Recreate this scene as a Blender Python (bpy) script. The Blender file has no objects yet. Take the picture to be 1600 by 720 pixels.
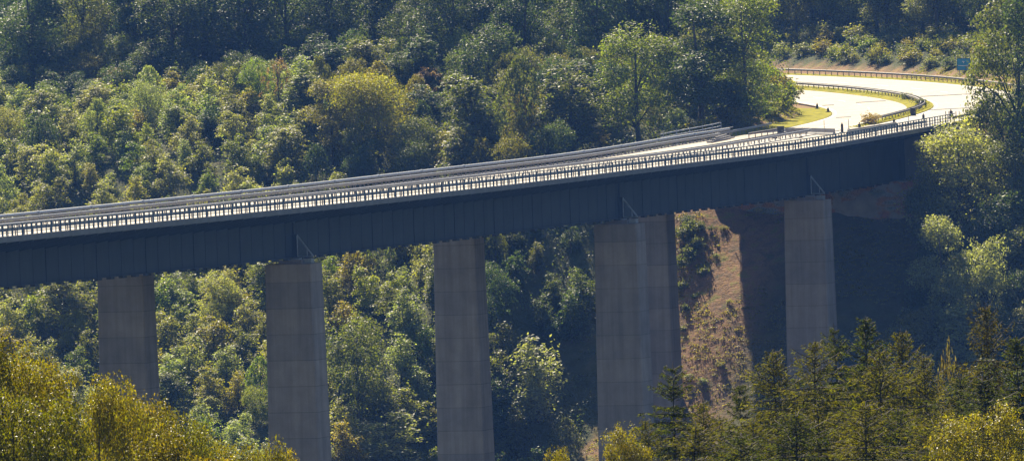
import bpy, math, random
import numpy as np
from mathutils import Vector
random.seed(7)
PI = math.pi
scene = bpy.context.scene
COL = scene.collection

# ------------------------------------------------------------------ camera
FPX = 12240.0            # focal length in pixels of a 1600 px wide frame
ROLL = math.radians(2.0); PIT = 0.0313; CH = 22.0
F = np.array([0, math.cos(PIT), -math.sin(PIT)])
U0 = np.array([0, math.sin(PIT), math.cos(PIT)]); R0 = np.array([1., 0, 0])
CR = R0*math.cos(ROLL) - U0*math.sin(ROLL); CU = R0*math.sin(ROLL) + U0*math.cos(ROLL)
CP = np.array([0, 0, CH])
def proj(x, y, z):
    v = np.array([x, y, z]) - CP; d = v @ F
    return 800 + FPX*(v @ CR)/d, 360 - FPX*(v @ CU)/d
def ray(px, py):
    return F + CR*(px-800)/FPX - CU*(py-360)/FPX

cam = bpy.data.cameras.new('camera'); camo = bpy.data.objects.new('camera', cam); COL.objects.link(camo)
cam.sensor_width = 36; cam.lens = FPX*36/1600; cam.clip_start = 1; cam.clip_end = 8000
from mathutils import Matrix
camo.matrix_world = Matrix(((CR[0], CU[0], -F[0], 0), (CR[1], CU[1], -F[1], 0), (CR[2], CU[2], -F[2], CH), (0, 0, 0, 1)))
scene.camera = camo

# ------------------------------------------------------------------ bridge axes
B = np.array([.36, .933]); B /= np.linalg.norm(B); Cc = np.array([-B[1], B[0]]); O = np.array([-22.14, 800.])
S0, RAD = 215.0, 260.0
CTR = O + B*S0 + Cc*RAD
ZK = ((-400, -200, -72, 0, 74, 95, 147, 163, 209, 235, 260, 300, 350, 450, 600), (1.0, .4, .06, -.05, .18, .39, .77, .9, 2.08, 2.7, 3.4, 4.0, 4.8, 7.0, 11.))
def zedge(s):
    # smoothed profile of the right-hand edge
    return sum(np.interp(s+k, *ZK) for k in (-16, -8, 0, 8, 16))/5
def sup(s): return np.interp(s, (200, 240, 300, 500), (.03, .035, .05, .05))
def pl(s, t):
    if s <= S0: return O + B*s + Cc*t
    a = (s-S0)/RAD
    return CTR + (-Cc*math.cos(a) + B*math.sin(a))*(RAD-t)
def P(s, t, dz=0.0):
    p = pl(s, t); return (p[0], p[1], float(zedge(s) - sup(s)*t + dz))
def s_at(px, t, z=0.0):
    lo, hi = -150., 214.
    for _ in range(50):
        m = (lo+hi)/2; p = pl(m, t)
        if proj(p[0], p[1], z)[0] < px: lo = m
        else: hi = m
    return m
def st_of(x, y):
    d = np.array([x, y]) - O; s = d @ B; t = d @ Cc
    if s <= S0: return s, t
    v = np.array([x, y]) - CTR; r = np.linalg.norm(v)
    a = math.atan2(v @ B, -(v @ Cc))
    if a < 0 or a > 2.0: return 9999., 9999.
    return S0 + a*RAD, RAD - r

# ------------------------------------------------------------------ terrain
BK = ((-40, 0, 40, 80, 110, 140, 160, 180, 212, 218, 230, 247, 300, 420, 700, 1400), (-64, -63, -62, -60, -57, -50, -42, -30.5, -6.9, -6.0, 0, 5, 9, 14, 95, 190))
BK2 = ((-40, 0, 40, 70, 95, 120, 140, 165, 212, 228, 245, 300, 420, 700, 1400), (-64, -63, -60, -55, -49, -43, -37, -28, -7, 0, 5, 9, 14, 95, 190))
def wob(x, y):
    return 1.1*math.sin(x*.071+y*.043+1.3) + .9*math.sin(x*-.052+y*.083+.4) + .5*math.sin(x*.19+y*.13) + .35*math.sin(x*.31-y*.27+2)
def ground(x, y):
    d = np.array([x, y]) - O; q = d @ B
    tt = d @ Cc
    k = min(1, max(0, (tt-38)/22)); k = k*k*(3-2*k)
    base = float(np.interp(q, *BK))*(1-k) + float(np.interp(q, *BK2))*k + wob(x, y)*(1.0 if q > 20 else .5)
    if tt < -12 and q > 150: base += min(10, (-12-tt)*.30)*min(1, (q-150)/50)
    camz = float(np.interp(y, (-300, 0, 100, 250, 330, 450, 600, 700), (24, 18, 9, 1, -4, -26, -52, -64)))
    base = max(base, camz)
    s, t = st_of(x, y)
    if s < 9000 and s > 218.5:
        w = min(1, (s-218.5)/2.5)
        tc = min(max(t, 0), 31); zr = float(zedge(s) - sup(s)*tc) - .25
        if t > 31:
            dd = t-31; v = min(max(base, zr-.6*dd), zr+.55*dd)
        elif t < -1.6:
            dd = -1.6-t
            if s > 250: hill = zr + (.42*dd if dd < 12 else 5.04+.16*(dd-12)); k = min(1, (s-250)/30); b2 = base*(1-k)+max(base*.0, hill)*k
            else: b2 = base
            v = min(max(b2, zr-.6*dd), zr+.5*dd)
        else: v = zr
        base = base*(1-w) + v*w
    return base
def ground_hit(px, py, y0=905, y1=1500):
    r = ray(px, py); r = r/r[1]
    y = y0
    while y < y1:
        p = CP + r*y
        if ground(p[0], p[1]) > p[2]: return p[0], p[1]
        y += 1.5
    return None

# ------------------------------------------------------------------ materials
def new_mat(name):
    m = bpy.data.materials.new(name); m.use_nodes = True; nt = m.node_tree; nt.nodes.clear()
    out = nt.nodes.new('ShaderNodeOutputMaterial'); return m, nt, out
def N(nt, typ, **kw):
    n = nt.nodes.new(typ)
    for k, v in kw.items():
        if k.startswith('i_'): n.inputs[k[2:].replace('_', ' ')].default_value = v
        else: setattr(n, k, v)
    return n
def ramp(nt, fac, stops):
    r = nt.nodes.new('ShaderNodeValToRGB'); e = r.color_ramp.elements
    while len(e) < len(stops): e.new(.5)
    for k, (p, c) in enumerate(stops): e[k].position = p; e[k].color = (*c, 1) if len(c) == 3 else c
    nt.links.new(fac, r.inputs[0]); return r.outputs[0]
def noise(nt, scale, detail=4, rough=.55, vec=None, dist=0):
    n = nt.nodes.new('ShaderNodeTexNoise'); n.inputs['Scale'].default_value = scale; n.inputs['Detail'].default_value = detail
    n.inputs['Roughness'].default_value = rough; n.inputs['Distortion'].default_value = dist
    if vec: nt.links.new(vec, n.inputs['Vector'])
    return n.outputs['Fac']
def mix(nt, a, b, fac, mode='MIX'):
    m = nt.nodes.new('ShaderNodeMix'); m.data_type = 'RGBA'; m.blend_type = mode
    for sock, v in ((m.inputs[0], fac), (m.inputs[6], a), (m.inputs[7], b)):
        if isinstance(v, (int, float)): sock.default_value = v
        elif isinstance(v, tuple): sock.default_value = (*v, 1)
        else: nt.links.new(v, sock)
    return m.outputs[2]
def coords(nt, kind='Object', scale=(1, 1, 1)):
    tc = nt.nodes.new('ShaderNodeTexCoord'); mp = nt.nodes.new('ShaderNodeMapping'); mp.inputs['Scale'].default_value = scale
    nt.links.new(tc.outputs[kind], mp.inputs['Vector']); return mp.outputs[0]
def mat_simple(name, c1, c2, scale=1.0, rough=.7, metal=0.0, vscale=(1, 1, 1), bump=0.0, spec=.5):
    m, nt, out = new_mat(name); v = coords(nt, 'Object', vscale)
    n = noise(nt, scale, 6, .6, v); col = ramp(nt, n, ((.3, c1), (.7, c2)))
    p = N(nt, 'ShaderNodeBsdfPrincipled'); p.inputs['Roughness'].default_value = rough; p.inputs['Metallic'].default_value = metal
    p.inputs['Specular IOR Level'].default_value = spec
    nt.links.new(col, p.inputs['Base Color'])
    if bump:
        bp = N(nt, 'ShaderNodeBump'); bp.inputs['Strength'].default_value = bump; nt.links.new(n, bp.inputs['Height']); nt.links.new(bp.outputs[0], p.inputs['Normal'])
    nt.links.new(p.outputs[0], out.inputs[0]); return m
def mat_leaf(name, rough=.45, trans=.45, var=.35, tone=1.0, spec=.5):
    # colour comes from each object's own colour, varied leaf to leaf
    m, nt, out = new_mat(name)
    oi = N(nt, 'ShaderNodeObjectInfo'); g = N(nt, 'ShaderNodeNewGeometry')
    hs = N(nt, 'ShaderNodeHueSaturation'); nt.links.new(oi.outputs['Color'], hs.inputs['Color'])
    mr = N(nt, 'ShaderNodeMapRange'); nt.links.new(g.outputs['Random Per Island'], mr.inputs[0])
    mr.inputs[3].default_value = 1-var; mr.inputs[4].default_value = 1+var*1.3; nt.links.new(mr.outputs[0], hs.inputs['Value'])
    mh = N(nt, 'ShaderNodeMapRange'); m2 = N(nt, 'ShaderNodeMath', operation='FRACT'); m3 = N(nt, 'ShaderNodeMath', operation='MULTIPLY'); m3.inputs[1].default_value = 17.3
    nt.links.new(g.outputs['Random Per Island'], m3.inputs[0]); nt.links.new(m3.outputs[0], m2.inputs[0]); nt.links.new(m2.outputs[0], mh.inputs[0])
    mh.inputs[3].default_value = .482; mh.inputs[4].default_value = .524; nt.links.new(mh.outputs[0], hs.inputs['Hue'])
    p = N(nt, 'ShaderNodeBsdfPrincipled'); p.inputs['Roughness'].default_value = rough; p.inputs['Specular IOR Level'].default_value = spec
    nt.links.new(hs.outputs[0], p.inputs['Base Color'])
    tr = N(nt, 'ShaderNodeBsdfTranslucent')
    tcol = mix(nt, hs.outputs[0], (1.8*tone, 1.85*tone, .5*tone), 1.0, 'MULTIPLY'); nt.links.new(tcol, tr.inputs['Color'])
    ms = N(nt, 'ShaderNodeMixShader'); ms.inputs[0].default_value = trans
    nt.links.new(p.outputs[0], ms.inputs[1]); nt.links.new(tr.outputs[0], ms.inputs[2]); nt.links.new(ms.outputs[0], out.inputs[0])
    return m
M_leaf = mat_leaf('leaf', .5, .5, .38, 1.25, .35)
M_leaf_near = mat_leaf('leaf_near', .45, .36, .6, 1.7, .3)
M_needle = mat_leaf('needle', .6, .36, .6, 2.0, .05)
M_bark = mat_simple('bark', (.035, .028, .022), (.10, .085, .07), 3, .9, vscale=(3, 3, .4), bump=.4)

def mat_concrete(name, base=(.335, .275, .242), joint=2.7):
    m, nt, out = new_mat(name)
    v = coords(nt, 'Object'); vs = coords(nt, 'Object', (.9, .9, .04))
    n1 = noise(nt, .5, 8, .6, v); n2 = noise(nt, 1.4, 5, .6, vs); n3 = noise(nt, 9, 3, .6, v)
    c = ramp(nt, n1, ((.25, tuple(x*.78 for x in base)), (.75, tuple(x*1.18 for x in base))))
    st = ramp(nt, n2, ((.35, (.6, .57, .56)), (.62, (1, 1, 1)))); c = mix(nt, c, st, .65, 'MULTIPLY')
    c = mix(nt, c, ramp(nt, n3, ((.3, (.85, .85, .85)), (.7, (1.1, 1.1, 1.1)))), .6, 'MULTIPLY')
    # lift joints: each pour a touch different, dark line between
    sx = N(nt, 'ShaderNodeSeparateXYZ'); nt.links.new(v, sx.inputs[0])
    dv = N(nt, 'ShaderNodeMath', operation='DIVIDE'); dv.inputs[1].default_value = joint; nt.links.new(sx.outputs[2], dv.inputs[0])
    fr = N(nt, 'ShaderNodeMath', operation='FRACT'); nt.links.new(dv.outputs[0], fr.inputs[0])
    fl = N(nt, 'ShaderNodeMath', operation='FLOOR'); nt.links.new(dv.outputs[0], fl.inputs[0])
    oi = N(nt, 'ShaderNodeObjectInfo'); ad = N(nt, 'ShaderNodeMath', operation='ADD'); nt.links.new(fl.outputs[0], ad.inputs[0]); nt.links.new(oi.outputs['Random'], ad.inputs[1])
    wn = N(nt, 'ShaderNodeTexWhiteNoise', noise_dimensions='1D'); nt.links.new(ad.outputs[0], wn.inputs['W'])
    lv = ramp(nt, wn.outputs['Value'], ((0, (.84, .84, .86)), (1, (1.08, 1.05, 1.02)))); c = mix(nt, c, lv, 1.0, 'MULTIPLY')
    jl = ramp(nt, fr.outputs[0], ((0, (.62, .62, .62)), (.02, (.66, .66, .66)), (.035, (1, 1, 1)), (1, (1, 1, 1)))); c = mix(nt, c, jl, 1.0, 'MULTIPLY')
    p = N(nt, 'ShaderNodeBsdfPrincipled'); p.inputs['Roughness'].default_value = .85; nt.links.new(c, p.inputs['Base Color'])
    bp = N(nt, 'ShaderNodeBump'); bp.inputs['Strength'].default_value = .3; nt.links.new(n3, bp.inputs['Height']); nt.links.new(bp.outputs[0], p.inputs['Normal'])
    nt.links.new(p.outputs[0], out.inputs[0]); return m
M_pier = mat_concrete('pier_concrete')
M_conc = mat_simple('concrete', (.24, .23, .22), (.36, .345, .33), .8, .8, bump=.2)
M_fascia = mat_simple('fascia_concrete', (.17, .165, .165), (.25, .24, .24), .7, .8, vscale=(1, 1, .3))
def mat_girder():
    m, nt, out = new_mat('girder_paint'); v = coords(nt, 'Object', (1, 1, 1)); vs = coords(nt, 'Object', (1.3, 1.3, .12))
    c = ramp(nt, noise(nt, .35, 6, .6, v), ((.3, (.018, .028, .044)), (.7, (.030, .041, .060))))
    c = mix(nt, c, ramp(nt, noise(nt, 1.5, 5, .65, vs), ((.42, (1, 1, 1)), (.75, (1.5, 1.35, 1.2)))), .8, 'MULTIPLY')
    p = N(nt, 'ShaderNodeBsdfPrincipled'); p.inputs['Roughness'].default_value = .6; nt.links.new(c, p.inputs['Base Color']); nt.links.new(p.outputs[0], out.inputs[0]); return m
M_girder = mat_girder()
M_railp = mat_simple('rail_paint', (.05, .10, .15), (.08, .14, .20), 2, .5, .2)
M_steel = mat_simple('galvanised_steel', (.30, .31, .33), (.45, .46, .48), 4, .5, .6)
M_dull = mat_simple('weathered_steel', (.16, .15, .15), (.28, .26, .25), 3, .65, .3)
def mat_road(name, a, b_, rough, spec=.5):
    m, nt, out = new_mat(name); v = coords(nt, 'Object'); 
    c = ramp(nt, noise(nt, .25, 8, .6, v), ((.3, a), (.7, b_)))
    c = mix(nt, c, ramp(nt, noise(nt, 1.8, 6, .7, v), ((.35, (.8, .78, .76)), (.65, (1.05, 1.05, 1.05)))), .7, 'MULTIPLY')
    p = N(nt, 'ShaderNodeBsdfPrincipled'); p.inputs['Roughness'].default_value = rough; p.inputs['Specular IOR Level'].default_value = spec
    nt.links.new(c, p.inputs['Base Color'])
    bp = N(nt, 'ShaderNodeBump'); bp.inputs['Strength'].default_value = .15; nt.links.new(noise(nt, 12, 3, .6, v), bp.inputs['Height']); nt.links.new(bp.outputs[0], p.inputs['Normal'])
    nt.links.new(p.outputs[0], out.inputs[0]); return m
M_road = mat_road('worn_road', (.22, .195, .16), (.34, .30, .24), .6, .45)
M_lane = mat_road('concrete_lane', (.23, .19, .145), (.38, .325, .245), .62, .42)
M_mark = mat_simple('road_paint', (.6, .59, .56), (.8, .79, .76), 3, .5)
M_band = mat_simple('dark_band', (.03, .03, .03), (.06, .055, .05), 3, .8)
M_soil = mat_simple('dry_soil', (.20, .125, .07), (.36, .25, .15), 1.2, .95, bump=.5)
M_verge = mat_simple('verge_turf', (.10, .11, .012), (.38, .33, .025), .8, .95, bump=.4, spec=.08)
M_dark = mat_simple('dark_plastic', (.03, .03, .035), (.05, .05, .055), 4, .5)
M_blue = mat_simple('sign_blue', (.03, .27, .50), (.04, .31, .56), 2, .5)
M_white = mat_simple('sign_white', (.7, .72, .72), (.8, .8, .8), 2, .5)
M_rust = mat_simple('rusty_metal', (.16, .09, .06), (.30, .17, .10), 3, .8)
def mat_ground():
    m, nt, out = new_mat('hillside_ground'); v = coords(nt, 'Object')
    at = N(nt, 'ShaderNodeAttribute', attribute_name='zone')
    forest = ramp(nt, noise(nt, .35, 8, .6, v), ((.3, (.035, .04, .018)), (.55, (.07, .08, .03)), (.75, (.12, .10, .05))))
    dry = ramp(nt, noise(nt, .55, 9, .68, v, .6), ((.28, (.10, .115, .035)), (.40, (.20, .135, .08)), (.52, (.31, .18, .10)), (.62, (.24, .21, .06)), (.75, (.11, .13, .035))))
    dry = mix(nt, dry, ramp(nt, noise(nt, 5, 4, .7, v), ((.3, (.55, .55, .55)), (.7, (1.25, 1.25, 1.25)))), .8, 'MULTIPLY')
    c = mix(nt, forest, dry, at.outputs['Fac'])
    p = N(nt, 'ShaderNodeBsdfPrincipled'); p.inputs['Roughness'].default_value = .95; p.inputs['Specular IOR Level'].default_value = .2; nt.links.new(c, p.inputs['Base Color'])
    bp = N(nt, 'ShaderNodeBump'); bp.inputs['Strength'].default_value = .8; bp.inputs['Distance'].default_value = .5
    nt.links.new(noise(nt, 1.3, 6, .7, v), bp.inputs['Height']); nt.links.new(bp.outputs[0], p.inputs['Normal'])
    nt.links.new(p.outputs[0], out.inputs[0]); return m
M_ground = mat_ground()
def mat_abut():
    m, nt, out = new_mat('sprayed_wall'); v = coords(nt, 'Object'); vv = coords(nt, 'Object', (.35, .35, .9))
    c = ramp(nt, noise(nt, .8, 6, .6, v), ((.3, (.17, .16, .16)), (.7, (.28, .27, .26))))
    vo = N(nt, 'ShaderNodeTexVoronoi', feature='SMOOTH_F1'); vo.inputs['Scale'].default_value = 1.7; nt.links.new(vv, vo.inputs['Vector'])
    sp = N(nt, 'ShaderNodeSeparateColor'); nt.links.new(vo.outputs['Color'], sp.inputs[0])
    paint = ramp(nt, sp.outputs[0], ((0, (.30, .09, .05)), (.3, (.36, .16, .06)), (.55, (.24, .26, .27)), (.8, (.10, .17, .2)), (1, (.32, .27, .1))))
    mk = ramp(nt, noise(nt, .28, 3, .5, v), ((.47, (0, 0, 0)), (.52, (1, 1, 1))))
    ln = ramp(nt, noise(nt, 1.9, 2, .5, v, 2.5), ((.44, (1, 1, 1)), (.48, (0, 0, 0)), (.5, (0, 0, 0)), (.54, (1, 1, 1))))
    paint = mix(nt, (.03, .03, .03), paint, ln)
    c = mix(nt, c, paint, mk)
    p = N(nt, 'ShaderNodeBsdfPrincipled'); p.inputs['Roughness'].default_value = .8; nt.links.new(c, p.inputs['Base Color']); nt.links.new(p.outputs[0], out.inputs[0]); return m
M_abut = mat_abut()

# ------------------------------------------------------------------ mesh helpers
class MB:
    def __init__(s): s.v = []; s.f = []
    def quadgrid(s, rings, closed=True, caps=True):
        n0 = len(s.v); k = len(rings[0])
        for r in rings: s.v += [tuple(map(float, p)) for p in r]
        for i in range(len(rings)-1):
            for j in range(k if closed else k-1):
                a = n0+i*k+j; b_ = n0+i*k+(j+1) % k
                s.f.append((a, b_, b_+k, a+k))
        if closed and caps:
            s.f.append(tuple(n0+j for j in reversed(range(k)))); s.f.append(tuple(n0+(len(rings)-1)*k+j for j in range(k)))
    def hexa(s, pts):   # 4 bottom then 4 top, both in the same turning sense
        n = len(s.v); s.v += [tuple(map(float, p)) for p in pts]
        s.f += [(n+3, n+2, n+1, n), (n+4, n+5, n+6, n+7)] + [(n+i, n+(i+1) % 4, n+4+(i+1) % 4, n+4+i) for i in range(4)]
    def box(s, c, ax, ay, az):
        c, ax, ay, az = map(np.array, (c, ax, ay, az)); ax = ax/2; ay = ay/2; az = az/2
        s.hexa([c-ax-ay-az, c+ax-ay-az, c+ax+ay-az, c-ax+ay-az, c-ax-ay+az, c+ax-ay+az, c+ax+ay+az, c-ax+ay+az])
    def tube(s, p0, p1, r0, r1=None, n=6):
        r1 = r0 if r1 is None else r1; p0 = np.array(p0, float); p1 = np.array(p1, float); d = p1-p0; d = d/(np.linalg.norm(d)+1e-9)
        u = np.cross(d, (0, 0, 1) if abs(d[2]) < .9 else (1, 0, 0)); u = u/np.linalg.norm(u); w = np.cross(d, u)
        s.quadgrid([[p+(u*math.cos(2*PI*k/n)+w*math.sin(2*PI*k/n))*r for k in range(n)] for p, r in ((p0, r0), (p1, r1))])
    def pipe(s, pts, r, n=6):
        rings = []
        for i, p in enumerate(pts):
            p = np.array(p, float); d = np.array(pts[min(i+1, len(pts)-1)], float)-np.array(pts[max(i-1, 0)], float); d /= np.linalg.norm(d)
            u = np.cross(d, (0, 0, 1) if abs(d[2]) < .9 else (1, 0, 0)); u /= np.linalg.norm(u); w = np.cross(d, u)
            rr = r[i] if isinstance(r, (list, tuple)) else r
            rings.append([p+(u*math.cos(2*PI*k/n)+w*math.sin(2*PI*k/n))*rr for k in range(n)])
        s.quadgrid(rings)
    def build(s, name, mat, parent=None, smooth=False):
        me = bpy.data.meshes.new(name); me.from_pydata(s.v, [], s.f); me.materials.append(mat); me.validate()
        import bmesh
        bm = bmesh.new(); bm.from_mesh(me); bmesh.ops.recalc_face_normals(bm, faces=bm.faces); bm.to_mesh(me); bm.free()
        if smooth: me.polygons.foreach_set('use_smooth', [True]*len(me.polygons))
        o = bpy.data.objects.new(name, me); COL.objects.link(o)
        if parent: o.parent = parent; o.matrix_parent_inverse = Matrix.Translation(-Vector(parent.location)) if parent.type == 'EMPTY' or True else Matrix()
        return o
def root(name, loc, label, cat, group=None):
    o = bpy.data.objects.new(name, None); COL.objects.link(o); o.location = loc; tag(o, label, cat, group); return o
def tag(o, label=None, cat=None, group=None, kind=None):
    if label: o['label'] = label
    if cat: o['category'] = cat
    if group: o['group'] = group
    if kind: o['kind'] = kind
    return o
def sweep(mb, sec, s0, s1, step):
    # section (t, dz) polygon swept along the road alignment
    n = max(1, int(math.ceil((s1-s0)/step)))
    rings = []
    for i in range(n+1):
        s = s0+(s1-s0)*i/n; rings.append([P(s, t, dz) for t, dz in sec])
    mb.quadgrid(rings)
def rect(t0, t1, z0, z1): return [(t0, z0), (t1, z0), (t1, z1), (t0, z1)]

# ------------------------------------------------------------------ terrain mesh
def make_terrain():
    xs = np.concatenate([np.arange(-1500, -200, 60), np.arange(-200, -110, 8), np.arange(-110, 150, 1.8), np.arange(150, 260, 8), np.arange(260, 1600, 60)])
    ys = np.concatenate([np.arange(-300, 200, 40), np.arange(200, 760, 14), np.arange(760, 930, 7), np.arange(930, 1100, 1.8), np.arange(1100, 1260, 2.5), np.arange(1260, 1500, 12), np.arange(1500, 3000, 80)])
    V = []; Z = []
    for y in ys:
        for x in xs:
            z = ground(x, y); s, t = st_of(x, y); zone = 0.0
            if 150 < s < 218 and -3 < t < 33.5: zone = max(.12, min(1, (t-15)/5))  # bridge shade put into the ground colour: dry tone fades under the deck
            if 218 <= s < 9000 and -5.0 < t < 33: zone = 1.0
            if 213 <= s < 260 and 33 <= t < 39: zone = 1.0
            if zone: z += .18*math.sin(x*2.1+y*.7)*math.sin(y*1.7-x*.5)*(1 if s < 212 else 0)
            V.append((x, y, z)); Z.append(zone)
    nx = len(xs); fcs = [(j*nx+i, j*nx+i+1, (j+1)*nx+i+1, (j+1)*nx+i) for j in range(len(ys)-1) for i in range(nx-1)]
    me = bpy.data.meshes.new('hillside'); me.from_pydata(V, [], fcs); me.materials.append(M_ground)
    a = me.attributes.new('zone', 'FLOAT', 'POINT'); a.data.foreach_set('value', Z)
    me.polygons.foreach_set('use_smooth', [True]*len(me.polygons))
    o = bpy.data.objects.new('hillside', me); COL.objects.link(o); tag(o, kind='structure')
make_terrain()

# ------------------------------------------------------------------ the viaduct
SA, SB = -110.0, 218.0
TW = (6.0, 24.6)
def tw_at(k, s): return 6.0 if k == 0 else 25.0+.0095*min(max(s, 0), 218)
br = root('viaduct', P(0, 15, 0), 'long steel girder motorway viaduct on tall concrete piers', 'bridge')
mb = MB()
# deck slab: kerbs, flat carriageway slab, tapered cantilevers
sec = [(0, -.5), (0, .0), (.02, .04), (.75, .04), (.78, -.12), (29.82, -.12), (29.85, .04), (30.58, .04), (30.6, 0), (30.6, -.5), (30.3, -.52), (25.2, -.95), (24.0, -.95), (6.6, -.95), (5.4, -.95), (.3, -.52)]
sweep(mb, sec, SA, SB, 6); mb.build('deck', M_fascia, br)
# carriageway surfacing
for t0, t1 in ((.85, 14.2), (16.4, 29.75)):
    mb = MB(); sweep(mb, rect(t0, t1, -.14, -.02), SA, SB, 6); mb.build('carriageway', M_lane, br)
mb = MB(); sweep(mb, rect(14.3, 16.3, -.16, .06), SA, SB, 6); mb.build('median_kerb', M_conc, br)
# edge lines
for t in (1.9, 7.2, 13.6, 17.0, 23.2, 28.7):
    mb = MB()
    if t in (7.2, 23.2):
        s = SA
        while s < SB-6: mb = MB(); sweep(mb, rect(t, t+.15, -.03, -.014), s, s+6, 6); mb.build('lane_dash', M_mark, br); s += 18
        continue
    else: sweep(mb, rect(t, t+.2, -.03, -.014), SA, SB, 6)
    mb.build('lane_marking', M_mark, br)
# cantilever brackets
def countable(name, mat, parent, items):
    # items: (in_view, points of one closed box); the first hundred in view are parts, the rest one mass
    rest = MB(); n = 0
    for vis, q in items:
        if vis and n < 100: m_ = MB(); m_.hexa(q); m_.build(name, mat, parent); n += 1
        else: rest.hexa(q)
    if rest.f: o = rest.build(name+'s', mat, parent); o['kind'] = 'stuff'
items = []; s = SA+1.5
while s < SB-1:
    for tw, to in ((TW[0], .35), (tw_at(1, s), 30.25)):
        a = P(s, tw, -.96); c_ = P(s, to, -.535); lo = P(s, tw, -1.75); lo2 = P(s, to, -.72)
        th = np.array([B[0], B[1], 0])*.09
        items.append((tw == TW[0] and -20 < proj(*a)[0] < 1450, [np.array(lo)-th, np.array(lo2)-th, np.array(lo2)+th, np.array(lo)+th, np.array(a)-th, np.array(c_)-th, np.array(c_)+th, np.array(a)+th]))
    s += 3.0
countable('cantilever_bracket', M_girder, br, items)
# girder bottom fitted along the bridge
PB = ((0, 148, 413, 500, 860, 930, 965, 1225, 1265, 1430), (451, 433, 409, 398, 355, 346.5, 342.5, 309, 303.5, 282))
def gdepth(s):
    # depth of the girder below the right-hand deck edge
    s = min(max(s, -60), 200)
    p = pl(s, TW[0]); px = proj(p[0], p[1], -5)[0]; py = np.interp(px, *PB)
    r = ray(px, py); z = (CP + r*(p[1]/r[1]))[2]
    return float(zedge(s)-sup(s)*TW[0]-z)
GD = [(s, gdepth(s)) for s in range(-120, 221, 10)]
co = np.polyfit([g[0] for g in GD if -60 <= g[0] <= 200], [g[1] for g in GD if -60 <= g[0] <= 200], 3)
def gd(s): return float(np.polyval(co, min(max(s, -62), 202)))
print('girder depth', [round(gd(s), 2) for s in range(-60, 210, 30)])
for k, tw in enumerate(TW):
    mb = MB(); step = 4
    ss = np.arange(SA, SB+.1, step)
    for (dt0, dt1, zt, zb) in ((-.03, .03, lambda s: -.955, lambda s: -gd(s)+.05), (-.55, .55, lambda s: -gd(s)+.05, lambda s: -gd(s))):
        mb.quadgrid([[P(s, tw_at(k, s)+dt0, zb(s)), P(s, tw_at(k, s)+dt1, zb(s)), P(s, tw_at(k, s)+dt1, zt(s)), P(s, tw_at(k, s)+dt0, zt(s))] for s in ss])
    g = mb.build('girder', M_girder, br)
    items = []; s = SA+1.5; i = 0; n_ = np.array([Cc[0], Cc[1], 0]); sgn = -1 if k == 0 else 1
    while s < SB-1:
        tw = tw_at(k, s); w = .03 if i % 4 else .07; th = np.array([B[0], B[1], 0])*(.02 if i % 4 else .04)
        lo = np.array(P(s, tw, -gd(s)+.06)); hi = np.array(P(s, tw, -1.8)); q0 = n_*sgn*.035; q1 = n_*sgn*(.035+w)
        items.append((k == 0 and -20 < proj(*lo)[0] < 1440, [lo+q0-th, lo+q1-th, lo+q1+th, lo+q0+th, hi+q0-th, hi+q1-th, hi+q1+th, hi+q0+th]))
        s += 3; i += 1
    countable('web_stiffener', M_girder, g, items)
    mb = MB()
    mb.quadgrid([[P(s, tw_at(k, s)+sgn*.04, -gd(s)*.55), P(s, tw_at(k, s)+sgn*.12, -gd(s)*.55), P(s, tw_at(k, s)+sgn*.12, -gd(s)*.55+.03), P(s, tw_at(k, s)+sgn*.04, -gd(s)*.55+.03)] for s in ss])
    mb.build('web_rib', M_girder, g)
    items = []; s = SA+1
    while s < SB-1:
        c_ = np.array(P(s, tw_at(k, s)+(-.35 if k == 0 else .35), -gd(s)-.11)); bx_ = MB(); bx_.box(c_, (B[0]*.9, B[1]*.9, 0), (Cc[0]*.5, Cc[1]*.5, 0), (0, 0, .2))
        items.append((k == 0 and -20 < proj(*c_)[0] < 1440, bx_.v)); s += 3.0
    countable('flange_lug', M_girder, g, items)
# cross frames between the girders
mb = MB(); s = SA+1.5
while s < SB-1:
    mb.tube(P(s, TW[0]+.1, -1.5), P(s, tw_at(1, s)-.1, -1.5), .14); mb.tube(P(s, TW[0]+.1, -gd(s)+.5), P(s, tw_at(1, s)-.1, -gd(s)+.5), .12)
    mb.tube(P(s, TW[0]+.1, -gd(s)+.5), P(s, 15.3, -1.5), .09); mb.tube(P(s, tw_at(1, s)-.1, -gd(s)+.5), P(s, 15.3, -1.5), .09)
    s += 9
mb.build('cross_bracing', M_girder, br)

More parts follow.
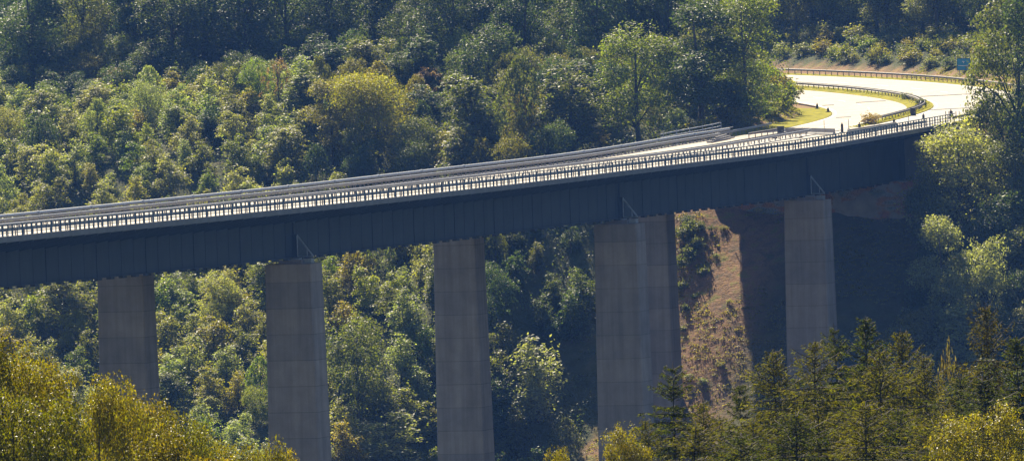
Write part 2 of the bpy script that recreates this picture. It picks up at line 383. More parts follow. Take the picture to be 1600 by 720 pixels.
# piers
def pier_s(px_c, t_c):
    # station at which the pier's near front corner falls on this column of the photograph
    lo, hi = -80., 205.
    for _ in range(50):
        m = (lo+hi)/2; p = O + B*(m-1.55)+Cc*(t_c-2.6)
        if proj(p[0], p[1], -7)[0] < px_c: lo = m
        else: hi = m
    return m
PS = [pier_s(486, TW[0]), pier_s(994, TW[0]), pier_s(1287, TW[0])]
print('pier stations', PS)
PS = [PS[0]-88] + PS
for i, s in enumerate(PS):
    for k in range(2):
        tw = tw_at(k, s)
        top = P(s, tw, -gd(s))[2] - .62
        c0 = O + B*s + Cc*tw; bot = min(ground(c0[0]+a, c0[1]+e) for a in (-3, 3) for e in (-3, 3)) - 1.5
        mb = MB(); rings = []; h = top-bot
        for q in (0, .5, 1):
            g_ = .012*(1-q)*h
            wc, wb = 2.6+g_, 1.55+g_*.8; z = bot+q*h
            ch = .12
            cs = [(-wb, -wc+ch), (-wb+ch, -wc), (wb-ch, -wc), (wb, -wc+ch), (wb, wc-ch), (wb-ch, wc), (-wb+ch, wc), (-wb, wc-ch)]
            rings.append([(*(c0+B*a+Cc*e), z) for a, e in cs])
        mb.quadgrid(rings)
        po = mb.build('pier', M_pier, br)
        mb = MB(); b3 = np.array([*B, 0]); c3 = np.array([*Cc, 0]); ctr = np.array([*c0, top])
        mb.box(ctr+b3*0+np.array([0, 0, .22]), b3*1.9, c3*2.6, (0, 0, .44)); mb.build('pedestal', M_pier, po)
        mb = MB(); mb.box(ctr+np.array([0, 0, .51])-c3*.35, b3*.9, c3*.9, (0, 0, .16)); mb.build('bearing', M_steel, po)
        mb = MB(); sg = -1 if k == 0 else 1
        mb.box(ctr+c3*sg*1.75+np.array([0, 0, .27]), b3*.9, c3*.85, (0, 0, .5)); mb.build('bearing_cover', M_steel, po)
        # bearing stiffener frame on the web: post, raking strut, foot beam
        mb = MB(); zt = P(s, tw, -1.7)[2]; zb = P(s, tw, -gd(s))[2]
        if k == 0:
            f0 = np.array([*c0, 0])
            mb.box(f0+c3*sg*.30+np.array([0, 0, (zb+.1+zb+2.45)/2]), b3*.42, c3*.5, (0, 0, 2.35))
            mb.box(f0+c3*sg*.12+np.array([0, 0, (zb+2.45+zt)/2]), b3*.22, c3*.16, (0, 0, zt-zb-2.45)); fr = mb.build('stiffener_post', M_girder, po)
            mb = MB()
            mb.tube(f0+c3*sg*.45+np.array([0, 0, zb+2.4]), f0+c3*sg*2.25+np.array([0, 0, zb+.15]), .10)
            mb.tube(f0+c3*sg*.5+np.array([0, 0, zb+.12]), f0+c3*sg*2.3+np.array([0, 0, zb+.12]), .09)
            mb.tube(f0+c3*sg*1.6+np.array([0, 0, zb+.12]), f0+c3*sg*1.6+np.array([0, 0, zb+.9]), .05)
            mb.tube(f0+c3*sg*.62-b3*.25+np.array([0, 0, zb+.1]), f0+c3*sg*.62-b3*.25+np.array([0, 0, zb+2.3]), .05)
            mb.build('inspection_strut', M_steel, po)
# parapet railing, near side
def railing(t, hgt, mat, post_gap, near=True):
    mb = MB()
    for z, hh, ww in ((hgt, .10, .14), (hgt*.62, .07, .06), (hgt*.30, .07, .06)):
        sweep(mb, rect(t-ww/2, t+ww/2, z-hh/2, z+hh/2), SA, SB+4, 6)
    r = mb.build('railing', mat, br)
    n = int((SB+4-SA)/post_gap); rest = MB(); m1 = None; cnt = 0
    for i in range(n+1):
        s = SA+i*post_gap+(.1 if i % 3 == 1 else 0)
        px = proj(*P(s, t))[0]
        a = np.array(P(s, t, .03)); top = np.array(P(s, t, hgt-.06))
        big = (i % 2 == 0)
        wv = np.array([*B, 0])*(.17 if big else .10)/2; tv = np.array([*Cc, 0])*(.13 if big else .08)/2
        q = [a-wv-tv, a+wv-tv, a+wv+tv, a-wv+tv, top-wv-tv, top+wv-tv, top+wv+tv, top-wv+tv]
        if cnt < 100 and big and -25 < px < 1460:
            m_ = MB(); m_.hexa(q); m_.build('post', mat, r); cnt += 1
        else: rest.hexa(q)
    o = rest.build('posts', mat, r); o['kind'] = 'stuff'
    return r
railing(.3, 1.12, M_railp, 1.1)
railing(30.3, 1.15, M_dull, 2.2)
# far side: broad tubular barrier along the top of the parapet, stout rails of the barriers on deck
mb = MB(); sweep(mb, [(30.12, .86), (30.06, 1.0), (30.12, 1.15), (30.3, 1.21), (30.48, 1.15), (30.54, 1.0), (30.48, .86)], SA, SB+2, 6); bar = mb.build('parapet_tube', M_steel, br)
s = SA+5
while s < SB: mb = MB(); sweep(mb, [(30.06, .83), (30.02, 1.0), (30.1, 1.19), (30.3, 1.26), (30.5, 1.19), (30.58, 1.0), (30.53, .83)], s, s+.35, 1); mb.build('tube_collar', M_steel, bar); s += 13.5

def beam(mb, t, s0, s1, side, z=.75, step=4):
    # w-profile steel beam
    e = .08*side
    sec = [(t, z-.31), (t+e, z-.26), (t+e, z-.19), (t+.2*e, z-.155), (t+e, z-.12), (t+e, z-.05), (t, z), (t-.25*e, z), (t-.25*e, z-.31)]
    sweep(mb, sec, s0, s1, step)
def guard(name, label, t, s0, s1, side, gap=2.0, z=.75, mat=M_steel, group=None, parent=None, dbl=False, cap=100):
    rt = parent or root(name, P((s0+s1)/2, t), label, 'guardrail', group)
    mb = MB(); beam(mb, t, s0, s1, side, z)
    if dbl: beam(mb, t-.5*side, s0, s1, -side, z)
    bo = mb.build('rail_beam', mat, rt)
    n = int((s1-s0)/gap); rest = MB(); cnt = 0
    for i in range(n+1):
        s = s0+.5+i*gap
        if s > s1: break
        p = P(s, t-.12*side, 0); px = proj(*p)[0]
        a = np.array(P(s, t-.12*side, -.3)); tp = np.array(P(s, t-.12*side, z-.06)); w = np.array([.06, 0, 0]); v = np.array([0, .05, 0])
        q = [a-w-v, a+w-v, a+w+v, a-w+v, tp-w-v, tp+w-v, tp+w+v, tp-w+v]
        if -40 < px < 1640 and cnt < cap: m_ = MB(); m_.hexa(q); m_.build('post', M_dull, bo if parent else rt); cnt += 1
        else: rest.hexa(q)
    if rest.f: o = rest.build('posts', M_dull, bo if parent else rt); o['kind'] = 'stuff'
    return rt
guard('', '', 1.35, SA, 213, 1, 2.0, .78, parent=br, cap=60)
guard('', '', 14.55, SA, 206, -1, 2.0, .8, M_steel, parent=br, cap=30)
guard('', '', 16.1, SA, 206, 1, 1.33, .8, M_dull, parent=br, cap=30)
guard('', '', 29.3, SA, 213, -1, 1.33, .78, parent=br, cap=30)

# ------------------------------------------------------------------ abutment
ab = root('bridge_abutment', P(213, 15, -6), 'concrete abutment wall with faded orange graffiti under the bridge end', 'abutment')
mb = MB(); zt = lambda t: P(214.5, t, 0)[2]
b3 = np.array([*B, 0]); c3 = np.array([*Cc, 0]); o3 = np.array([*O, 0])
def bst(s, t, z): q = O+B*s+Cc*t; return (q[0], q[1], z)
g0 = gd(205)+.05
def slabst(mb, s0, s1, t0, t1, zl0, zl1, zh0, zh1):
    mb.hexa([bst(s0, t0, zl0), bst(s1, t0, zl0), bst(s1, t1, zl1), bst(s0, t1, zl1), bst(s0, t0, zh0), bst(s1, t0, zh0), bst(s1, t1, zh1), bst(s0, t1, zh1)])
slabst(mb, 210.2, 218.0, .8, 29.8, -10.5, -10.5, zt(.8)-g0, zt(29.8)-g0); mb.build('bearing_bench', M_abut, ab)
mb = MB(); slabst(mb, 218.15, 220.4, .3, 30.3, -9.5, -9.5, zt(0)-.3, zt(30.6)-.3); mb.build('back_wall', M_fascia, ab)
for t0 in (-.6, 30.35):
    mb = MB(); slabst(mb, 217.0, 228, t0, t0+.85, -8, -8, zt(t0)-.25, zt(t0)-.25); mb.build('wing_wall', M_fascia, ab)

# ------------------------------------------------------------------ road beyond
def strip(name, mat, sec_t0, sec_t1, s0, s1, z0, z1, kind='structure', step=4, label=None):
    mb = MB(); sweep(mb, rect(sec_t0, sec_t1, z0, z1), s0, s1, step); o = mb.build(name, mat); tag(o, kind=kind); return o
SE = 470
strip('motorway_road', M_road, .9, 13.6, 218.3, SE, -.12, 0)
strip('motorway_road', M_lane, 16.6, 27.6, 218.3, SE, -.12, .0)
strip('road_shoulder', M_road, 27.602, 29.2, 218.3, 226, -.12, -.005)
strip('road_shoulder', M_road, 13.602, 16.598, 218.3, 233, -.12, -.008)
strip('outer_verge', M_verge, -1.4, .898, 219, SE, -.16, .02)
strip('median_turf', M_verge, 13.602, 16.598, 236, SE, -.12, .10)
mb = MB(); mb.quadgrid([[P(s_, 16.6, -.12), P(s_, 16.6+.7*min(1, (s_-238)/14), -.12), P(s_, 16.6+.7*min(1, (s_-238)/14), .03), P(s_, 16.6, .09)] for s_ in np.arange(239, SE, 4)]); tag(mb.build('median_verge', M_verge), kind='structure')
# inner verge with its bank of turf
mb = MB()
rings = []
for s in np.arange(224, 330, 3):
    w = 27.7 if s > 232 else 27.7+(232-s)*.25
    rings.append([P(s, w, -.1), P(s, w, .03), P(s, w+2.2, .10), P(s, w+4.2, .35), P(s, w+4.6, -.5)])
mb.quadgrid(rings, closed=True); tag(mb.build('inner_verge', M_verge), kind='structure')
# edge lines and thin dark bands on the carriageways
mb = MB()
for t in (1.4, 13.0, 17.1, 27.0): sweep(mb, rect(t, t+.2, -.02, .006), 214, SE, 4)
for t in (7.2, 22.2):
    s = 218
    while s < SE-6: sweep(mb, rect(t, t+.15, -.02, .006), s, s+6, 3); s += 18
tag(mb.build('road_markings', M_mark), kind='structure')
mb = MB()
JL = ((1337, 160.5, 1384, 157.5), (1356, 181.5, 1386, 180), (1306, 184, 1330, 182.5), (1284, 165, 1303, 164), (1438, 151, 1516, 147), (1452, 172, 1516, 168.5), (1345, 205, 1372, 202))
def on_road(px, py):
    r = ray(px, py); r = r/r[1]; y = 940
    while y < 1500:
        p = CP+r*y; s_, t_ = st_of(p[0], p[1])
        if s_ < 9000 and -1 < t_ < 32 and P(s_, t_)[2] > p[2]: return np.array([p[0], p[1], P(s_, t_)[2]])
        y += .25
for x0, y0, x1, y1 in JL:
    q = [on_road(x0, y0+.9), on_road(x1, y1+.9), on_road(x1, y1-.5), on_road(x0, y0-.5)]
    if any(v is None for v in q): continue
    mb.hexa([v+np.array([0, 0, -.02]) for v in q]+[v+np.array([0, 0, .012]) for v in q])
tag(mb.build('road_joints', M_band), kind='structure')

guard('guardrail', 'long steel guardrail along the outer edge of the far carriageway below the brown bank', -.3, 219, SE, 1, 2.0, .85, M_dull)
guard('guardrail', 'weathered double guardrail on the yellow turf strip between the carriageways', 15.3, 240, SE, 1, 2.4, .8, M_dull, dbl=True)
guard('guardrail', 'guardrail curving along the grassy inner verge beyond the bridge end', 30.2, 215, 243, -1, 2.0, .8, M_steel)
guard('guardrail', 'short grey guardrail run lying across the closed carriageway near the bridge end', 24.0, 209, 224, -1, 2.5, .7, M_dull)

# ------------------------------------------------------------------ small things on the road
def onroad(px, py):
    # road point under a pixel of the photograph
    r = ray(px, py); r = r/r[1]; y = 940
    while y < 1500:
        p = CP+r*y; s, t = st_of(p[0], p[1])
        if s < 9000 and -1 < t < 32:
            if P(s, t)[2] > p[2]: return s, t, np.array([p[0], p[1], P(s, t)[2]])
        y += .5
    return None
def placed(px, py):
    q = onroad(px, py)
    if q is None: print('no road at', px, py); return np.array(P(220, 20))
    print('road', px, py, [round(float(v), 1) for v in (q[0], q[1])])
    return q[2]
# blue sign
def sign():
    s = 316
    best = None
    for s in range(225, 420):
        p = P(s, -3.2, 1.0); q = proj(*p)
        if s > 290 and abs(q[0]-1502) < 6: best = s; break
    s = best or 330; print('sign station', s, proj(*P(s, -3.2)))
    p = np.array(P(s, -3.2, 0)); g = ground(p[0], p[1]); p[2] = g
    rt = root('road_sign', p, 'blue motorway sign on two posts beside the far guardrail', 'road sign')
    zt = P(s, 0)[2]+2.55; 
    for dx in (-.6, .6): mb = MB(); mb.tube(p+[dx, 0, -.3], p+[dx, 0, zt-p[2]+.9], .06); mb.build('post', M_steel, rt)
    mb = MB(); mb.box(p+[0, -.12, zt-p[2]], (1.95, 0, 0), (0, .05, 0), (0, 0, 1.75)); pn = mb.build('panel', M_blue, rt)
    mb = MB(); z0 = zt-p[2]
    for c_, a, h in (((0, 0, z0+.86), 1.98, .06), ((0, 0, z0-.86), 1.98, .06), ((-.97, 0, z0), .06, 1.72), ((.97, 0, z0), .06, 1.72)): mb.box(p+np.array(c_)-[0, .16, 0], (a, 0, 0), (0, .03, 0), (0, 0, h))
    mb.build('border', M_railp, pn)
    mb = MB(); mb.box(p+[.0, -.165, z0+.38], (.34, 0, 0), (0, .03, 0), (0, 0, .07)); mb.box(p+[.0, -.165, z0+.28], (.08, 0, 0), (0, .028, 0), (0, 0, .26)); mb.box(p+[-.08, -.166, z0+.45], (.1, 0, .1), (0, .03, 0), (-.03, 0, .05)); mb.build('symbol', M_white, pn)
    mb = MB()
    for k in range(8):
        x0 = -.8+k*.2; x1 = x0+.2; f_ = lambda x: -.28+.10*(x/.8)**2
        mb.hexa([p+[x0, -.18, z0+f_(x0)], p+[x1, -.18, z0+f_(x1)], p+[x1, -.15, z0+f_(x1)], p+[x0, -.15, z0+f_(x0)], p+[x0, -.18, z0+f_(x0)+.09], p+[x1, -.18, z0+f_(x1)+.09], p+[x1, -.15, z0+f_(x1)+.09], p+[x0, -.15, z0+f_(x0)+.09]])
    mb.build('stripe', M_white, pn)
sign()
def cabinet(px, py, w, h, label, name='cabinet', cat='cabinet'):
    p = placed(px, py); rt = root(name, p, label, cat)
    mb = MB(); mb.box(p+[0, 0, h/2+.05], (w, 0, 0), (0, w*.6, 0), (0, 0, h)); mb.build('body', M_dark, rt)
    mb = MB(); mb.box(p+[0, 0, h+.09], (w+.14, 0, 0), (0, w*.6+.14, 0), (0, 0, .08)); mb.box(p+[0, -.0, .025], (w+.1, 0, 0), (0, w*.6+.1, 0), (0, 0, .05)); mb.build('cover', M_dark, rt)
    mb = MB(); mb.box(p+[w*.2, -w*.3-.02, h*.55], (.06, 0, 0), (0, .03, 0), (0, 0, .22)); mb.build('handle', M_steel, rt)
    return rt
cabinet(1220, 211, .85, 1.0, 'dark upright box at the joint of two guardrails near the bridge end')
cabinet(1427, 181, .7, .9, 'dark block at the near end of the median guardrail', 'barrier_end', 'barrier end')
def beacon(px, py, h, label, wide=.32):
    p = placed(px, py); rt = root('beacon_post', p, label, 'road beacon', None)
    mb = MB(); mb.box(p+[0, 0, .06], (.7, 0, 0), (0, .35, 0), (0, 0, .12)); mb.build('foot', M_dark, rt)
    mb = MB(); mb.box(p+[0, 0, .12+h/2], (wide, 0, 0), (0, .07, 0), (0, 0, h)); mb.build('blade', M_dark, rt)
    mb = MB(); mb.tube(p+[0, 0, .12+h], p+[0, 0, .3+h], .07, n=8); mb.build('lamp', M_rust, rt)
for a in ((1316, 208, 1.0, 'tall dark beacon post standing on the closed carriageway right of the short guardrail'), (1343, 202, .55, 'short dark beacon post right of the tall one'),
          (1277, 171, .55, 'small dark beacon at the left edge of the curve by the bush'), (1294, 176, .45, 'small dark beacon on the tip of the yellow verge'),
          (1397, 195, .5, 'low dark beacon behind the concrete barrier on the right part of the bridge end'), (1443, 187, .5, 'low dark beacon between the barrier and the median bush'), (1486, 183, .7, 'dark beacon among the row of thin posts')):
    beacon(*a)
def barrier(px0, py0, px1, py1, h, label):
    a, b_ = placed(px0, py0), placed(px1, py1); d = b_-a; L = np.linalg.norm(d); d /= L; n_ = np.array([-d[1], d[0], 0]); n_ /= np.linalg.norm(n_)
    rt = root('concrete_barrier', (a+b_)/2, label, 'barrier'); k = max(1, round(L/4))
    for i in range(k):
        p, q = a+d*(L*i/k+.04), a+d*(L*(i+1)/k-.04); mb = MB()
        rings = [[x+n_*e+np.array([0, 0, z]) for e, z in ((-.3, 0), (-.28, .12), (-.12, .3), (-.09, h), (.09, h), (.12, .3), (.28, .12), (.3, 0))] for x in (p, q)]
        mb.quadgrid(rings); mb.build('barrier_segment', M_conc, rt)
barrier(1228, 209, 1262, 209, .7, 'low barrier of grey segments right of the dark upright box')
barrier(1264, 210, 1304, 211, .8, 'low barrier in the middle of the closed carriageway, left of the tall beacon')
barrier(1325, 210, 1400, 198, .6, 'long low barrier close behind the bridge railing, right of the tall beacon')
def stake(px, py, h, label, grp=None, r=.045):
    p = placed(px, py); rt = root('marker_stake', p, label, 'marker post', grp)
    mb = MB(); mb.tube(p, p+[0, 0, h], r); mb.build('shaft', M_dull, rt)
    mb = MB(); mb.tube(p, p+[0, 0, .08], .16, .1, 8); mb.build('foot', M_dark, rt)
for px in (1288, 1326, 1366, 1420): stake(px, 204-(px-1288)*.06, 1.3, 'thin bare stake standing on the closed carriageway behind the railing', 'thin stakes on the closed carriageway')
for px in (1478, 1483, 1488.5, 1494, 1499): stake(px, 186, 1.0, 'thin post in the tight row of five at the right end of the railing', 'row of five thin posts at the right end of the railing', .06)
for px, py, lb in ((1211, 217, 'small dark sandbag on the sunlit road left of the railing bend'), (1250, 216, 'small dark sandbag close to the bridge railing under the short guardrail')):
    p = placed(px, py); mb = MB(); mb.quadgrid([[p+np.array([x, math.cos(a)*.22*w, .11+math.sin(a)*.11*w]) for a in np.linspace(0, 2*PI, 9)[:-1]] for x, w in ((-.35, .4), (-.25, .9), (0, 1), (.25, .9), (.35, .4))])
    tag(mb.build('sandbag', M_dark, smooth=True), lb, 'sandbag')
# stacked loose rails where the parapet ends
rt = root('pipe_fence', P(212, 31), 'grey pipe fence with stacked rails at the far end of the parapet', 'fence')
for z in (.35, .75, 1.15, 1.6):
    mb = MB(); mb.pipe([P(s, 31.6, z+(s-200)*.012) for s in np.arange(197, 222, 4)], .07); mb.build('rail', M_steel, rt)
for s in (198, 203, 208, 213, 217, 221):
    mb = MB(); mb.tube(P(s, 31.62, -.4 if s < 212 else -.5), P(s, 31.62, 1.9), .07); mb.build('post', M_steel, rt)
rt = root('pipe_stack', P(208, 27), 'low stack of loose grey rails on the deck where the median ends', 'pipes')
for k, (dt, z) in enumerate(((0, .1), (.25, .1), (.5, .1), (.12, .32), (.38, .32), (.25, .54))):
    mb = MB(); mb.tube(P(199+k*.6, 25.5+dt*2, z), P(212-k*.3, 27+dt*2, z+.05), .11); mb.build('pipe', M_dull, rt)

# ------------------------------------------------------------------ foliage generators (numpy leaf quads)
def leaf_mesh(name, cen, nrm, size, mat, aspect=.55, droop=None):
    n = len(cen); rng = np.random.default_rng(len(cen))
    nrm = nrm/np.linalg.norm(nrm, axis=1, keepdims=True)
    a = rng.normal(size=(n, 3)) if droop is None else droop + rng.normal(size=(n, 3))*.25
    u = a - nrm*np.sum(a*nrm, axis=1, keepdims=True); u /= np.linalg.norm(u, axis=1, keepdims=True)+1e-9
    w = np.cross(nrm, u); sz = size[:, None]
    V = np.empty((n, 4, 3)); V[:, 0] = cen-u*sz*.5; V[:, 1] = cen+w*sz*.5*aspect; V[:, 2] = cen+u*sz*.5; V[:, 3] = cen-w*sz*.5*aspect
    V[:, 1] += nrm*sz*.1; V[:, 3] += nrm*sz*.1
    me = bpy.data.meshes.new(name); me.vertices.add(n*4); me.vertices.foreach_set('co', V.reshape(-1))
    me.loops.add(n*4); me.loops.foreach_set('vertex_index', np.arange(n*4, dtype=np.int32))
    me.polygons.add(n); me.polygons.foreach_set('loop_start', np.arange(0, n*4, 4, dtype=np.int32)); me.polygons.foreach_set('loop_total', np.full(n, 4, dtype=np.int32))
    me.update(calc_edges=True); me.materials.append(mat); return me

def crown_points(rng, lobes, n, clump_r, per, up=.5, shell=.55):
    # lobes: (x,y,z,rx,ry,rz). Clumps sit near the lobe surface; leaves gather in flat sprays round each clump
    vol = np.array([l[3]*l[4]*l[5] for l in lobes])**.67; vol /= vol.sum()
    K = max(4, n//per); li = rng.choice(len(lobes), K, p=vol); L = np.array(lobes)[li]
    d = rng.normal(size=(K, 3)); d[:, 2] = d[:, 2]*.9+.25; d /= np.linalg.norm(d, axis=1, keepdims=True)
    rr = shell+(1-shell)*rng.random(K)**.6; rr *= 1+.10*rng.normal(size=K)
    cc = L[:, :3]+d*L[:, 3:]*rr[:, None]
    idx = np.repeat(np.arange(K), per); m = len(idx)
    off = rng.normal(size=(m, 3)); off /= np.linalg.norm(off, axis=1, keepdims=True); off *= (rng.random(m)**.5)[:, None]*clump_r*(.7+.6*rng.random(K))[idx][:, None]
    off[:, 2] *= .55; tilt = d[idx]*.4
    off[:, 2] -= np.sum(off[:, :2]*d[idx][:, :2], axis=1)*.35
    cen = cc[idx]+off
    nrm = d[idx]*.5+rng.normal(size=(m, 3))*.55+np.array([0, 0, up])
    return cen, nrm, cc

def limbs(mb, h, r, cc, rng, start=.25, k=10, bend=.0):
    top = np.array([0, 0, h*.82]); pts = [np.array([0, 0, -.6])]; n = 6
    wx, wy = rng.normal(size=2)*.02*h
    for i in range(1, n+1):
        q = i/n; pts.append(np.array([wx*q*q+.01*h*math.sin(q*5), wy*q*q, h*.85*q]))
    mb.pipe(pts, [r*(1.25 if i == 0 else 1-.85*i/n) for i in range(n+1)], 7)
    sel = rng.choice(len(cc), min(k, len(cc)), replace=False)
    for j in sel:
        e = cc[j]; q = min(.9, max(start, e[2]/h*.7)); s_ = np.array([wx*q*q, wy*q*q, h*.85*q]); rad = r*(1-.85*q)*.5
        mid = (s_+e)/2+np.array([0, 0, .05*h]); mb.pipe([s_, mid, e], [rad, rad*.6, rad*.2], 4)

def mk_mesh(mb, name, mat):
    me = bpy.data.meshes.new(name); me.from_pydata(mb.v, [], mb.f); me.materials.append(mat); me.polygons.foreach_set('use_smooth', [True]*len(me.polygons)); return me

def proto_broad(seed, h, w, nleaf, leaf, style='round', mat=None):
    rng = np.random.default_rng(seed); lobes = []
    R_ = w/2
    if style == 'round':
        lobes.append((0, 0, h*.52, R_*.8, R_*.8, h*.42))
        for k in range(9):
            a = rng.random()*2*PI; e = rng.random(); rr = R_*.62*(1-.35*e); q = R_*(.30+.18*rng.random())
            lobes.append((math.cos(a)*rr, math.sin(a)*rr, h*(.2+.66*e), q, q, q*.85))
    elif style == 'oval':
        lobes.append((0, 0, h*.55, R_*.62, R_*.62, h*.42))
        for k in range(10):
            a = rng.random()*2*PI; e = rng.random(); rr = R_*.5*(1-.5*e); q = R_*(.28+.2*rng.random())
            lobes.append((math.cos(a)*rr, math.sin(a)*rr, h*(.25+.62*e), q*.8, q*.8, q*1.3))
    elif style == 'multi':
        for k in range(13):
            a = rng.random()*2*PI; e = rng.random(); rr = R_*.68*rng.random()**.5; q = R_*(.26+.22*rng.random())
            lobes.append((math.cos(a)*rr, math.sin(a)*rr, h*(.14+.74*e)*(1-.12*rr/R_), q, q, q*.8))
    elif style == 'young':
        for k in range(8):
            a = rng.random()*2*PI; e = k/7; rr = R_*.42*(1-.6*e); q = R_*(.52-.30*e)
            lobes.append((math.cos(a)*rr, math.sin(a)*rr, h*(.22+.68*e), q, q, q*1.05))
    elif style == 'shrub':
        for k in range(7):
            a = rng.random()*2*PI; rr = R_*.5*rng.random(); q = R_*(.35+.2*rng.random())
            lobes.append((math.cos(a)*rr, math.sin(a)*rr, h*(.3+.35*rng.random()), q, q, h*.33))
    near = mat is not None
    cen, nrm, cc = crown_points(rng, lobes, nleaf, (R_*.13 if near else R_*.20) if style != 'young' else R_*.26, 70 if near else (16 if nleaf < 3000 else 26), .55, .35 if near else .55)
    if near: cen[:, 2] += .10*np.sin(cen[:, 0]*3.1+seed)*np.cos(cen[:, 1]*2.7)
    if style in ('young', 'shrub'):   # upright shoots that break the outline
        sh = []; 
        for k in range(26):
            j = rng.integers(len(cc)); b0 = cc[j]; d = np.array([b0[0]*.35, b0[1]*.35, 1.1+rng.random()])+rng.normal(size=3)*.25; d /= np.linalg.norm(d)
            L = w*(.14+.16*rng.random())
            for q in np.linspace(.1, 1, 7): sh.append(b0+d*L*q+rng.normal(size=3)*leaf*.35)
        sh = np.array(sh); cen = np.vstack([cen, sh]); nrm = np.vstack([nrm, rng.normal(size=(len(sh), 3))+[0, 0, .4]])
    cen[:, 2] = np.maximum(cen[:, 2], .15)
    size = leaf*(.6+.8*rng.random(len(cen)))
    cm = leaf_mesh('crown', cen, nrm, size, mat or M_leaf)
    mb = MB(); limbs(mb, h, max(.06, h*.018), cc, rng, .2, 6 if h < 8 else 14)
    return cm, mk_mesh(mb, 'trunk', M_bark)

def proto_birch(seed, h, w, nleaf, leaf):
    # drooping strands
    rng = np.random.default_rng(seed); cen = []; dr = []; cc = []
    for k in range(nleaf//22):
        e = rng.random()**.8; z = h*(.25+.72*e); rr = w/2*math.sin(min(1, (1-e)*1.25+.12)*PI*.5)*(.35+.65*rng.random()**.5); a = rng.random()*2*PI
        x, y = math.cos(a)*rr, math.sin(a)*rr; L = h*(.06+.08*rng.random()); cc.append((x, y, z))
        for q in rng.random(22): cen.append((x*(1+.12*q)+rng.normal()*.12, y*(1+.12*q)+rng.normal()*.12, z-L*q+rng.normal()*.1)); dr.append((0, 0, -1))
    cen = np.array(cen); nrm = rng.normal(size=cen.shape)+np.array([0, 0, .25]); nrm[:, :2] += cen[:, :2]/(w/2)*.5
    cm = leaf_mesh('crown', cen, nrm, leaf*(.6+.8*rng.random(len(cen))), M_leaf, .5, np.array(dr, float))
    mb = MB(); limbs(mb, h*1.1, h*.014, np.array(cc), rng, .2, 16); return cm, mk_mesh(mb, 'trunk', M_bark)

def proto_conifer(seed, h, w, kind='spruce', dense=1.0):
    rng = np.random.default_rng(seed); cen = []; nrm = []; dr = []; mb = MB()
    bx, by = rng.normal(size=2)*.012*h
    ax = lambda z: np.array([bx*(z/h)**2, by*(z/h)**2, z])
    pts = [ax(z) for z in np.linspace(-.6, h, 14)]; mb.pipe([np.array([p[0], p[1], z]) for p, z in zip(pts, np.linspace(-.6, h, 14))], [max(.015, h*.014*(1-i/13.3)) for i in range(14)], 7)
    z = h*.18
    while z < h*.985:
        e = 1-z/h; nb = 5 if e > .1 else 4
        a0 = rng.random()*2*PI
        for k in range(nb):
            a = a0+2*PI*k/nb+rng.normal()*.25; L = w/2*min(1, e*2.5+.012)**.85*(.5+.7*rng.random())
            rise = (.55 if e < .12 else (.15 if kind == 'spruce' else .02)); dro = .28 if kind == 'spruce' else .12
            base = ax(z); prev = base; segs = max(3, int(L/.34)); last = []
            for i in range(1, segs+1):
                q = i/segs; p = base+np.array([math.cos(a)*L*q, math.sin(a)*L*q, L*(rise*q-dro*q*q*(1 if e > .15 else .3)+(.16*max(0, q-.7)))])+rng.normal(size=3)*.02; last.append(p)
                bd = p-prev; bd /= np.linalg.norm(bd)+1e-9; side = np.cross(bd, (0, 0, 1)); side /= np.linalg.norm(side)+1e-9
                m_ = int(17*dense)
                for _ in range(m_):
                    sg = rng.choice((-1, 1)); tw = L*.36*(1-q*.6)*rng.random()+.04
                    c_ = prev+(p-prev)*rng.random()+side*sg*tw+bd*tw*.5+np.array([0, 0, -abs(rng.normal())*.07*(2.2 if kind == 'larch' else 1)-tw*.15])
                    cen.append(c_); dr.append(side*sg*.8+bd*.8+np.array([0, 0, -.35 if kind == 'spruce' else -.9])); nrm.append(np.array([0, 0, .8])+rng.normal(size=3)*.5)
                prev = p
            mb.pipe([base]+last[::max(1, len(last)//3)], [.035*(L/2.5)+.012]+[.02*(1-.7*i/4) for i in range(len(last[::max(1, len(last)//3)]))], 3)
        z += h*.024*(.7+.6*rng.random())*(1 if e > .25 else .75)
    cen = np.array(cen); nrm = np.array(nrm); sz = (.25 if kind == 'spruce' else .22)*(.6+.8*rng.random(len(cen)))*np.clip(.5+3*(1-cen[:, 2]/h), .5, 1)
    return leaf_mesh('crown', cen, nrm, sz, M_needle, .22, np.array(dr)), mk_mesh(mb, 'trunk', M_bark)

PROT = {}
for k in range(4): PROT['tall%d' % k] = (*proto_broad(10+k, 18, 11, 17000, .29, 'multi' if k % 2 else 'round'), 18, 11)
PROT['gold'] = (*proto_broad(19, 13, 15, 24000, .28, 'multi'), 13, 15)
for k in range(3): PROT['oval%d' % k] = (*proto_broad(20+k, 12, 6.2, 7500, .27, 'oval'), 12, 6.2)
for k in range(3): PROT['mid%d' % k] = (*proto_broad(30+k, 10, 8.5, 9500, .26, 'round' if k else 'multi'), 10, 8.5)
for k in range(3): PROT['birch%d' % k] = (*proto_birch(40+k, 12, 7, 5500, .30), 12, 7)
for k in range(6): PROT['young%d' % k] = (*proto_broad(50+k, 6, 4.6, 4400, .22, 'young'), 6, 4.6)
for k in range(4): PROT['shrub%d' % k] = (*proto_broad(60+k, 2.4, 3.4, 1100, .22, 'shrub'), 2.4, 3.4)
for k in range(2): PROT['sparse%d' % k] = (*proto_birch(70+k, 8, 5, 1500, .22), 8, 5)
for k in range(3): PROT['near%d' % k] = (*proto_broad(80+k, 12, 9, 62000, .125, 'multi', M_leaf_near), 12, 9)
for k in range(3): PROT['spruce%d' % k] = (*proto_conifer(90+k, 16, 7.6, 'spruce', 1.0), 16, 6.0)
for k in range(3): PROT['larch%d' % k] = (*proto_conifer(95+k, 16, 8.0, 'larch', 1.15), 16, 6.4)
PROT['nearbush'] = (*proto_broad(99, 5, 5, 9000, .14, 'shrub', M_leaf_near), 5, 5)

